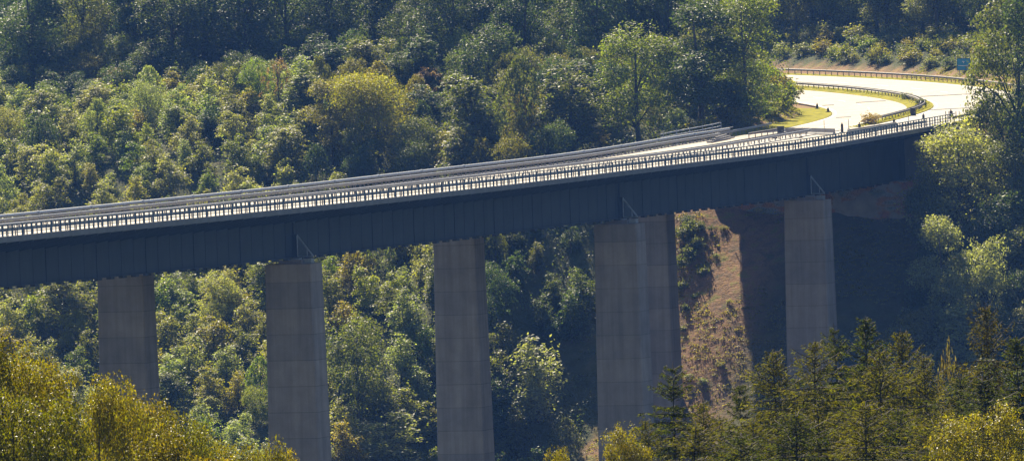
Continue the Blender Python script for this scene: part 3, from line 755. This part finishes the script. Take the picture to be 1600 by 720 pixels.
def norm_proto(k):
    cm, tm, h, w = PROT[k]; a = np.empty(len(cm.vertices)*3, dtype=np.float32); cm.vertices.foreach_get('co', a); a = a.reshape(-1, 3)
    hh = float(np.percentile(a[:, 2], 99.7)); ww = 2*float(np.percentile(np.hypot(a[:, 0], a[:, 1]), 94)); PROT[k] = (cm, tm, hh, ww)
for k in list(PROT):
    if not k.startswith(('spruce', 'larch')): norm_proto(k)
print({k: (round(v[2], 1), round(v[3], 1)) for k, v in PROT.items()})

def plant(key, x, y, z, h, w, col, name, label, cat, group=None, rz=None, lean=(0, 0)):
    cm, tm, ph, pw = PROT[key]
    r = bpy.data.objects.new(name, None); COL.objects.link(r); r.location = (x, y, z); r.rotation_euler = (lean[0], lean[1], random.random()*6.28 if rz is None else rz)
    r.scale = (w/pw, w/pw, h/ph); tag(r, label, cat, group)
    t = bpy.data.objects.new('trunk', tm); COL.objects.link(t); t.parent = r
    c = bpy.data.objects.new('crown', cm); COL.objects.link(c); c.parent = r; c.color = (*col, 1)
    return r
def vary(c, a=.18):
    k = 1+random.uniform(-a, a); g = random.uniform(-.12, .12)
    return (c[0]*k*(1+g), c[1]*k, c[2]*k*(1-g))
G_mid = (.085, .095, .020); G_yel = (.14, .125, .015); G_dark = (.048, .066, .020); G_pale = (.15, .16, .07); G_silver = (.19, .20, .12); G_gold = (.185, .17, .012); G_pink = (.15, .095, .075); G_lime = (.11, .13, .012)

occupied = []
def free(x, y, r):
    for (a, b_, c_) in occupied:
        if (a-x)**2+(b_-y)**2 < (r+c_)**2*.42: return False
    return True
# ---- trees picked out one by one: px of centre, py of base, py of top, crown width px
HERO = [
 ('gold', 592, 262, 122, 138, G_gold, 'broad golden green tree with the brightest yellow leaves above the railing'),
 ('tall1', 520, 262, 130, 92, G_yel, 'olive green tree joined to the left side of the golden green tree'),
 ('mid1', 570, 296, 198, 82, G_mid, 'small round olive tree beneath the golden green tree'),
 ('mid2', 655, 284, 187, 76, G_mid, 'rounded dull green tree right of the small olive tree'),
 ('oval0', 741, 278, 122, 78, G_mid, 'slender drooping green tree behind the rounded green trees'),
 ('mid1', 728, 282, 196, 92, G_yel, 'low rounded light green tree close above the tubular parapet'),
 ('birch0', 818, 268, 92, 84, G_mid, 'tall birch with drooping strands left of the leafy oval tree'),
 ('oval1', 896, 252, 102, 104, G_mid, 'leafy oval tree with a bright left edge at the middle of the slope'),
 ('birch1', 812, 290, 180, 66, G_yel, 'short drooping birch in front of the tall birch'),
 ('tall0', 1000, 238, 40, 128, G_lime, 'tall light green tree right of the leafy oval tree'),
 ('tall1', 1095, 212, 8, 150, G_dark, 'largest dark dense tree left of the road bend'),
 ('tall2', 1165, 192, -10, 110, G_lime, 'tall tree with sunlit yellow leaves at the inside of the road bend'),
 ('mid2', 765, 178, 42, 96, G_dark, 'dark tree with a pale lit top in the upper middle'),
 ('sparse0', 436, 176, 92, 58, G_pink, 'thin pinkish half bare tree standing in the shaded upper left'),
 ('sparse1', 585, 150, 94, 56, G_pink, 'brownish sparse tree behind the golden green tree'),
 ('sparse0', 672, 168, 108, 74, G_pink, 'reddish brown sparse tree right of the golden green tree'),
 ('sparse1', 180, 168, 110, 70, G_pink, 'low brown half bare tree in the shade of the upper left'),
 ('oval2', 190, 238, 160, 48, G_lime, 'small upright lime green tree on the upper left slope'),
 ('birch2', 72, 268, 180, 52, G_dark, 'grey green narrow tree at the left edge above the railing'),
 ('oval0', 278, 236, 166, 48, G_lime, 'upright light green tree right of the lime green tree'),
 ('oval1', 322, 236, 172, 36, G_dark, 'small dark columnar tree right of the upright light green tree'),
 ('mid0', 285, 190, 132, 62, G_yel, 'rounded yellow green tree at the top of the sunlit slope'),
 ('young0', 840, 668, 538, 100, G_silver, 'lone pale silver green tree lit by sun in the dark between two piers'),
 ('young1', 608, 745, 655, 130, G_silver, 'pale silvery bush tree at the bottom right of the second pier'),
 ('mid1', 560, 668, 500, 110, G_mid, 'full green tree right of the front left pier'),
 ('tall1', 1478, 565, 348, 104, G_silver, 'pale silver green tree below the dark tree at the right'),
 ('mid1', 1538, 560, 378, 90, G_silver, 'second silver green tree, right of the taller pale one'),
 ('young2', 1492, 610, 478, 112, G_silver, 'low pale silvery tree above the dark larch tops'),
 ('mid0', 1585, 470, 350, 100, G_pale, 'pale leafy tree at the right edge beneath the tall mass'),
]
for key, px, pyb, pyt, wpx, col, label in HERO:
    y0 = 905
    hit = ground_hit(px, pyb, y0)
    if not hit: print('nohit', label); continue
    x, y = hit; z = ground(x, y); sc = FPX/y; h = (pyb-pyt)/sc; w = wpx/sc
    s, t = st_of(x, y)
    print('hero', label[:30], round(x), round(y), round(z), 'h', round(h, 1), 'w', round(w, 1), 'st', round(s), round(t))
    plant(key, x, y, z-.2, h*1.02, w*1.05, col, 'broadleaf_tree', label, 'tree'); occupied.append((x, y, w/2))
# ---- right side mass: in front of the bridge end
RIGHT = [('tall0', 1505, 395, 186, 155, (.25, .25, .11), 'large sunlit tree hiding the right end of the bridge girder'),
 ('tall3', 1590, 400, 225, 110, G_mid, 'broad green tree at the right edge just below the corner tree'),
 ('tall3', 1598, 330, -30, 150, G_mid, 'tallest dark tree in the upper right corner beside the road'),
 ('tall2', 1640, 330, -20, 130, G_dark, 'tall dark tree cut by the right edge of the photo'),
 ('mid0', 1530, 320, 150, 70, G_mid, 'leafy tree filling the gap under the corner tree'),
 ('mid1', 1458, 420, 262, 84, G_mid, 'tree at the left flank of the large sunlit tree'),
 ('mid1', 1560, 455, 300, 110, G_dark, 'dark tree in front of the broad green tree at the right'),
 ('mid2', 1478, 470, 345, 95, G_dark, 'dark rounded tree beneath the large sunlit tree'),]
for key, px, pyb, pyt, wpx, col, label in RIGHT:
    hit = ground_hit(px, pyb, 905)
    x, y = hit; z = ground(x, y); sc = FPX/y; w = wpx/sc
    print('right', label[:30], round(x), round(y), round(z), 'h', round((pyb-pyt)/sc, 1), 'st', [round(v) for v in st_of(x, y)])
    plant(key, x, y, z-.2, (pyb-pyt)/sc, w, col, 'broadleaf_tree', label, 'tree'); occupied.append((x, y, w/2))

# ---- the slopes
rows = []
def zone_of(px, py, s, t, q):
    if t < 0 and q < 240: return 'right'
    if 256 < q < 276 and px < 620: return 'fringe'
    if q > 300: return 'tall'
    if py < 150: return 'tall' if q > 258 else 'mid'
    if px < 480 or py > 330: return 'young'
    return 'mid'
cands = []; low = []
for q in np.arange(96, 620, 3.0):
    for tt in np.arange(-150, 330, 3.0):
        qq = q+random.uniform(-1.3, 1.3); t2 = tt+random.uniform(-1.3, 1.3)
        p = O+B*qq+Cc*t2; x, y = float(p[0]), float(p[1])
        if y < 905: continue
        z = ground(x, y); px, py = proj(x, y, z)
        if px < -90 or px > 1690: continue
        if py > 860 or py < -140: continue
        s, t = st_of(x, y)
        if q > 330 and px < 1120: continue
        if s < 9000 and s <= 219 and -4.5 < t < 34.5: continue
        if 219 < s < 9000 and -5.6 < t < 33.5: continue
        if px > 1195 and 214 < s < 9000 and 33 < t < 80 and py < 235: pass
        if 170 < qq < 236 and 33 < t2 < 41: low.append((x, y, z)); continue
        cands.append((x, y, z, px, py, s, t, qq, t2))
random.shuffle(cands)
nyoung = ntall = nmid = 0
SPOTS = []
for (x, y, z, px, py, s, t, q, t2) in cands:
    zn = zone_of(px, py, s, t, q)
    if s < 9000 and s > 214 and 33 <= t < 47: zn = 'bank' if px > 1120 else zn
    if s < 9000 and s > 240 and -15 < t <= -5.5: zn = 'bank'
    r = {'young': 2.7, 'mid': 3.0, 'tall': 4.8, 'right': 2.8, 'fringe': 3.0, 'bank': 1.5}[zn]
    if not free(x, y, r): continue
    occupied.append((x, y, r)); SPOTS.append((zn, x, y, z, px, py, s, t, q))
cnt = {}
ZL = {
 'up_left': ('young green tree of the crowded sunlit slope above the left half of the bridge', 'young trees on the sunlit slope above the left half of the bridge'),
 'low_left': ('young tree of the sunlit thicket seen below the girder left of the middle', 'young trees below the girder left of the middle'),
 'low_mid': ('tree of the dark shaded wood seen between the middle piers', 'trees of the shaded wood between the middle piers'),
 'low_right': ('tree on the shaded slope at the right below the bridge end', 'trees on the shaded slope at the right'),
 'mid': ('green tree of the mixed wood above the middle of the bridge', 'trees of the mixed wood above the middle of the bridge'),
 'fringe': ('low dark green tree at the foot of the tall wood in the upper left', 'low trees at the foot of the tall wood in the upper left'),
 'tall_l': ('tall dark tree of the backlit wood along the top left of the photo', 'tall trees of the backlit wood along the top left'),
 'tall_r': ('tall hazy tree of the wood on the hill beyond the road bend', 'tall trees on the hill beyond the road bend'),
 'bank_o': ('rounded shrub on the brown bank above the far guardrail', 'shrubs on the brown bank above the far guardrail'),
 'bank_i': ('sunlit bush on the bank at the inside of the road bend', 'bushes on the bank inside the road bend'),
}
SPOTS.sort(key=lambda a: a[2])
extra = []
for (zn, x, y, z, px, py, s, t, q) in SPOTS:
    inview = -60 < px < 1660 and py < 800
    if zn == 'young':
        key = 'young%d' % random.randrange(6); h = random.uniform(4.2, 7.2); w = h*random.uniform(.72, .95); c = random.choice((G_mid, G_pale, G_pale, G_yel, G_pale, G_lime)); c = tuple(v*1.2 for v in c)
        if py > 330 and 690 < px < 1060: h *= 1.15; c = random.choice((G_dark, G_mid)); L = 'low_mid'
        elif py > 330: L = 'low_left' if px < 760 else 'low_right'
        else: L = 'up_left'
        name = 'young_tree'
        if random.random() < .12: key = random.choice(('oval0', 'birch0', 'mid1')); h *= 1.2; name = 'broadleaf_tree'
    elif zn == 'mid':
        key = random.choice(('mid0', 'mid1', 'mid2', 'oval0', 'oval1', 'oval2', 'birch0', 'birch1')); h = random.uniform(6.5, 9.5); w = h*random.uniform(.55, .75); c = random.choice((G_mid, G_dark, G_dark, G_yel, G_mid)); name = 'broadleaf_tree'; L = 'mid'
        if px > 1100: h = 13; w = 9
    elif zn == 'fringe':
        key = random.choice(('mid0', 'mid1', 'mid2', 'young1', 'young3')); h = random.uniform(4.5, 8); w = h*random.uniform(.75, 1); c = random.choice((G_mid, G_dark, G_dark, G_yel)); name = 'broadleaf_tree'; L = 'fringe'
    elif zn == 'tall':
        key = 'tall%d' % random.randrange(4); h = random.uniform(14, 19); w = h*random.uniform(.5, .66); c = random.choice((G_mid, G_dark, G_dark, G_dark, G_dark) if px < 1190 else (G_mid, G_pale, G_dark)); name = 'tall_tree'; L = 'tall_l' if px < 1190 else 'tall_r'
    elif zn == 'right':
        key = random.choice(('mid0', 'mid1', 'mid2', 'oval1')); h = random.uniform(6, 9); w = h*random.uniform(.65, .85); c = random.choice((G_mid, G_dark, G_pale)); name = 'broadleaf_tree'; L = 'low_right'
        if px < 1425: continue
    else:
        key = 'shrub%d' % random.randrange(4); h = random.uniform(1.8, 3.2); w = h*random.uniform(1.1, 1.5); c = random.choice((G_yel, G_lime, G_pale, G_mid)); name = 'shrub'; L = 'bank_o' if t < 0 else 'bank_i'
        if t > 0: h *= 1.6; w *= 1.4
    lab, grp = ZL[L]
    if not inview and zn in ('young', 'bank', 'right'): continue
    if 195 < q < 247 and 33 < t < 52: h = random.uniform(2.5, 4); w = h*.8
    tp = proj(x, y, z+h)[1]; dl = 346-.104*px if px < 1150 else 190
    if px < 1400 and tp > dl+12 and py < np.interp(px, *PB)-6: continue
    if zn == 'tall' and py < -60 and px < 1100 and z > 35: continue
    cnt[name] = cnt.get(name, 0)+1
    if cnt[name] > 300: extra.append((key, x, y, z, h, w, c)); continue
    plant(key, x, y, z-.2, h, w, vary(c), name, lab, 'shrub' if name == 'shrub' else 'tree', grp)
print('counts', cnt, 'extra', len(extra))

# ---- undergrowth: one mass filling the ground between the trees
def undergrowth(name, pts, n_per, leaf, hh, col, spread=1.2):
    rng = np.random.default_rng(5); pts = np.array(pts); idx = np.repeat(np.arange(len(pts)), n_per); m = len(idx)
    off = rng.normal(size=(m, 3)); off /= np.linalg.norm(off, axis=1, keepdims=True); sc = (.6+.8*rng.random(len(pts)))[idx][:, None]
    off *= (rng.random(m)**.4)[:, None]*spread*sc; off[:, 2] = np.abs(off[:, 2])*hh
    nrm = off*.6+rng.normal(size=(m, 3))*.5+[0, 0, .5]
    me = leaf_mesh(name, pts[idx]+off, nrm, leaf*(.6+.8*rng.random(m)), M_leaf); o = bpy.data.objects.new(name, me); COL.objects.link(o); o.color = (*col, 1); tag(o, kind='stuff'); return o
ug = [(x, y, ground(x, y)) for (x, y, z, px, py, s, t, q, t2) in cands if -60 < px < 1660 and py < 780 and (q < 330 or (px > 1150 and q < 470)) and not (px > 1060 and s < 214 and t > 0)] + low + [(a+.9, b_+.8, ground(a+.9, b_+.8)) for a, b_, c_ in low]
random.shuffle(ug); print('undergrowth', len(ug))
undergrowth('undergrowth', ug[:4200], 60, .32, 1.0, (.06, .075, .022), 1.7)
# tufts of dry growth on the open slope below the bridge end and on the banks
tf = []
for _ in range(5200):
    s = random.uniform(160, 213); t = random.uniform(-2, 33.5); p = O+B*s+Cc*t
    if wob(p[0]*3, p[1]*3) > -.1: tf.append((p[0], p[1], ground(p[0], p[1])-.1))
o = undergrowth('dry_tufts', tf, 26, .2, .5, (.17, .14, .04), .5)
tf = []
for _ in range(4200):
    s = random.uniform(225, 400); t = random.choice((random.uniform(-6, -1.8), random.uniform(30, 35), random.uniform(14.0, 16.2) if random.random() < .5 else -2.5)); p = pl(s, t)
    if s < 250 and t < 0: continue
    tf.append((p[0], p[1], ground(p[0], p[1])+(0 if t < 0 or t > 20 else .25)))
undergrowth('verge_growth', tf, 18, .16, .65, (.17, .16, .02), .35)
# shrubs on the open strip between the piers
for px, py, c in ((1075, 395, G_mid), (1092, 430, G_yel), (1110, 372, G_mid), (1132, 365, G_yel), (1085, 470, G_lime), (1120, 410, G_pale), (1072, 350, G_dark), (1140, 480, G_gold), (1100, 610, G_lime), (1075, 600, G_pale), (1125, 590, G_yel), (1068, 520, G_mid)):
    hit = ground_hit(px, py, 930)
    if hit: h = random.uniform(.7, 1.3); plant('shrub%d' % random.randrange(4), hit[0], hit[1], ground(*hit)-.1, h, h*1.5, c, 'shrub', 'small shrub on the dry brown strip of slope between the right piers', 'shrub', 'shrubs on the dry strip between the right piers')
for px, py, hh in ((1066, 440, 2.4), (1078, 415, 2.2), (1068, 385, 2.6), (1088, 392, 1.9), (1076, 362, 1.8), (1096, 368, 1.5), (1064, 470, 1.8), (1098, 440, 1.6), (1072, 500, 1.2)):
    hit = ground_hit(px, py, 930)
    if hit: plant('shrub%d' % random.randrange(4), hit[0], hit[1], ground(*hit)-.1, hh, hh*1.1, G_mid, 'shrub', 'leafy shrub of the thicket along the left side of the lit brown strip', 'shrub', 'thicket of shrubs beside the brown strip')
for px, py, hh in ((1060, 232, 3.2), (1082, 228, 3.0), (1105, 222, 3.4), (1126, 217, 2.6), (1138, 210, 3.6), (1156, 206, 3.0), (1172, 200, 3.4), (1186, 192, 3.8), (1198, 186, 3.2), (1208, 179, 3.6), (1216, 172, 3.4), (1225, 167, 3.0), (1233, 164, 2.4), (1192, 172, 4.2), (1208, 162, 4.2), (1175, 182, 4.5), (1150, 192, 4.2)):
    hit = ground_hit(px, py, 930)
    if hit and (lambda a: a[0] > 9000 or a[1] > 31.5)(st_of(*hit)): plant('shrub%d' % random.randrange(4), hit[0], hit[1], ground(*hit)-.1, hh, hh*1.25, vary(random.choice((G_yel, G_lime, G_pale))), 'shrub', 'large sunlit bush at the foot of the trees inside the road bend', 'shrub', 'large bushes at the foot of the trees inside the road bend')
# median bushes
for s_, t_, h, w, lb in ((233, 14.9, 1.3, 2.6, 'dry reddish bush at the near end of the median'), (237, 15.2, 1.6, 2.4, 'tall tufted bush on the median behind the dark block'), (330, 15.2, 1.1, 2.2, 'small green bush growing through the median guardrail at the left'), (300, 15.3, 1.1, 2.0, 'small green bush growing through the middle of the median guardrail')):
    p = P(s_, t_, .0); plant('shrub%d' % random.randrange(4), p[0], p[1], p[2], h, w, (.2, .14, .05) if h > 1.2 else G_mid, 'shrub', lb, 'shrub')

# ------------------------------------------------------------------ foreground
def near_tree(key, px, pyt, dist, h, w, col, name, label, group=None, lean=(0, 0)):
    r = ray(px, pyt); r = r/r[1]; p = CP+r*dist; z = p[2]-h
    g = ground(p[0], dist)
    if z > g: h = p[2]-g+.2; z = g-.2
    plant(key, p[0], dist, z, h, w, col, name, label, 'tree', group, lean=lean)
NG = (.125, .102, .004); NG2 = (.082, .074, .004)
for i, a in enumerate(((-30, 486, 232, 250, 'broad foreground beech cut by the left edge of the photo'), (14, 505, 228, 200, 'foreground beech at the left edge with the highest golden top'), (40, 556, 233, 150, 'foreground beech right of the highest golden one'), (92, 584, 236, 150, 'third foreground beech from the left edge, left of the far left pier'),
      (140, 600, 239, 150, 'foreground beech whose top meets the left side of the far left pier'), (190, 616, 242, 150, 'foreground beech right in front of the far left pier'), (238, 636, 245, 140, 'foreground beech at the right side of the far left pier foot'),
      (288, 662, 248, 140, 'foreground beech midway between the left two piers'), (338, 686, 250, 130, 'low foreground beech left of the front left pier'), (392, 704, 252, 120, 'last but one foreground beech beside the front left pier'), (432, 716, 254, 90, 'lowest foreground beech top at the foot of the front left pier'),
      (22, 612, 220, 200, 'dark green foreground beech in the bottom left corner'), (110, 652, 222, 190, 'foreground beech at the bottom edge left of the far left pier'), (205, 676, 225, 180, 'foreground beech along the bottom edge below the far left pier'), (290, 706, 228, 160, 'foreground beech at the bottom edge between the left two piers'))):
    near_tree('near%d' % (i % 3), a[0], a[1], a[2], 12, a[3]/FPX*a[2]*1.3, vary(NG if i % 2 == 0 else NG2, .1), 'beech_tree', a[4])
CG = (.054, .050, .003); CG2 = (.028, .033, .003); CB = (.040, .034, .006)
for i, a in enumerate((('spruce0', 1047, 580, 318, 16, 5.2, CG2, 'leftmost dark spruce tip in front of the double pier'),
      ('spruce1', 1158, 612, 322, 15, 4.4, CG2, 'thin spruce tip standing below the sunlit strip of slope'),
      ('larch0', 1100, 640, 316, 14, 5.6, CG, 'low larch between the leftmost spruce and the thin spruce tip'),
      ('larch1', 1215, 560, 320, 16, 6.4, CG, 'bushy larch left of the right hand pier foot'),
      ('larch2', 1264, 545, 318, 16, 6.4, CG, 'full larch right in front of the right hand pier'),
      ('spruce2', 1352, 508, 326, 17, 5.6, CG2, 'tall spruce with a spreading crown right of the pier'),
      ('spruce0', 1312, 520, 329, 16, 4.4, CG2, 'leaning spruce tip close left of the tallest spruce'),
      ('larch0', 1372, 560, 312, 16, 6.6, CG, 'yellow green larch in front of the tall spruce'),
      ('spruce1', 1411, 528, 322, 16, 4.8, CG, 'pointed spruce right of the tall spruce'),
      ('larch1', 1452, 568, 318, 16, 6.4, (.06, .055, .006), 'pale yellow green larch in the group at the right'),
      ('larch2', 1542, 488, 316, 19, 5.4, CB, 'brownish larch with a green top near the right edge'),
      ('spruce2', 1592, 540, 312, 17, 6.2, CG2, 'dark spruce at the right edge of the photo'),
      ('larch0', 1500, 600, 310, 15, 6.2, CG2, 'dark larch below the brownish one'),
      ('larch1', 1175, 668, 306, 13, 5.4, CG, 'larch along the bottom edge below the thin spruce tip'),
      ('spruce0', 1290, 640, 302, 14, 5.8, CG, 'low spruce at the bottom edge in the middle of the group'),
      ('larch2', 1400, 650, 300, 14, 6.2, CG2, 'low dark larch at the bottom edge under the pointed spruce'),
      ('larch0', 1010, 668, 312, 13, 4.6, CG, 'small larch top left of the leftmost spruce'))):
    near_tree(a[0], a[1], a[2]-16, a[3], a[4], a[5], a[6], 'conifer_tree', a[7])
CW = [('larch1', 1330, 585, 335, 15, 8.2, CG, 'broad larch filling the gap behind the pointed spruce'), ('larch2', 1240, 600, 334, 15, 8.4, CG2, 'broad dark larch at the foot of the right hand pier'),
      ('larch0', 1430, 600, 334, 15, 8.4, CG, 'broad larch behind the pale yellow green one'), ('spruce1', 1125, 660, 328, 14, 7.4, CG, 'wide low spruce under the sunlit strip'),
      ('larch2', 1345, 640, 296, 14, 8.0, CG, 'wide larch in the bottom row below the tall spruce'), ('larch1', 1240, 655, 298, 13, 7.6, CG2, 'wide larch in the bottom row below the right hand pier'),
      ('spruce2', 1560, 600, 306, 15, 8.0, CG2, 'wide dark spruce behind the glossy bush at the bottom right'), ('larch0', 1470, 650, 296, 13, 7.4, CG, 'wide larch at the bottom edge left of the glossy tree'),
      ('spruce0', 1070, 672, 306, 13, 7.0, CG, 'wide spruce at the bottom edge below the leftmost spruce tip'), ('larch2', 1150, 690, 296, 13, 7.5, CG2, 'lowest wide larch at the bottom edge between the piers')]
for a in CW: near_tree(a[0], a[1], a[2]-14, a[3], a[4], a[5], a[6], 'conifer_tree', a[7])
near_tree('near0', 948, 672, 296, 9, 3.6, NG, 'broadleaf_tree', 'small yellow leaved tree top at the bottom edge left of the conifers')
near_tree('near1', 890, 704, 296, 9, 2.6, NG, 'broadleaf_tree', 'lowest yellow leaved top at the bottom edge right of the middle pier')
near_tree('near2', 1530, 640, 262, 9, 3.9, (.13, .11, .012), 'broadleaf_tree', 'bright glossy yellow green tree in the bottom right corner')
r_ = ray(1480, 540); r_ = r_/r_[1]; p_ = CP+r_*330
plant('sparse1', p_[0], 330, p_[2]-13, 13, 2.2, (.10, .08, .05), 'bare_tree', 'thin nearly bare treetop left of the brownish larch', 'tree')

# ------------------------------------------------------------------ haze
mb = MB(); mb.box((0, 1150, 70), (2900, 0, 0), (0, 2600, 0), (0, 0, 290)); hz = mb.build('haze', M_white)
m, nt, out = new_mat('haze_air'); pv = N(nt, 'ShaderNodeVolumePrincipled'); pv.inputs['Density'].default_value = .000049
pv.inputs['Color'].default_value = (.14, .34, 1.0, 1); pv.inputs['Anisotropy'].default_value = .35
nt.links.new(pv.outputs[0], out.inputs['Volume']); hz.data.materials.clear(); hz.data.materials.append(m); tag(hz, kind='stuff')

# ------------------------------------------------------------------ light
# direction the sunlight travels, per metre of drop
L = Vector((.243, -.898, -1)); 
sun = bpy.data.lights.new('sun', 'SUN'); sun.energy = 5.0; sun.angle = math.radians(.53); sun.color = (1, .875, .64)
so = bpy.data.objects.new('sun', sun); COL.objects.link(so); so.rotation_euler = L.to_track_quat('-Z', 'Y').to_euler()
el = math.atan2(1, math.hypot(L.x, L.y)); az = math.atan2(-L.x, -L.y)
w = bpy.data.worlds.new('World'); scene.world = w; w.use_nodes = True; nt = w.node_tree
bg = nt.nodes['Background']; sky = nt.nodes.new('ShaderNodeTexSky'); sky.sky_type = 'NISHITA'; sky.sun_disc = False
sky.sun_elevation = el; sky.sun_rotation = az; sky.air_density = 1.0; sky.dust_density = .6; sky.ozone_density = 2.0
nt.links.new(sky.outputs[0], bg.inputs[0]); bg.inputs[1].default_value = .05
vs = scene.view_settings; vs.view_transform = 'Standard'; vs.look = 'None'; vs.gamma = 1; vs.exposure = 1.22; vs.use_curve_mapping = False
cy = scene.cycles
cy.max_bounces = 8; cy.diffuse_bounces = 3; cy.glossy_bounces = 2; cy.transmission_bounces = 4; cy.volume_bounces = 1; cy.transparent_max_bounces = 4
cy.use_denoising = True
cy.caustics_reflective = False; cy.caustics_refractive = False
cy.sample_clamp_indirect = 4
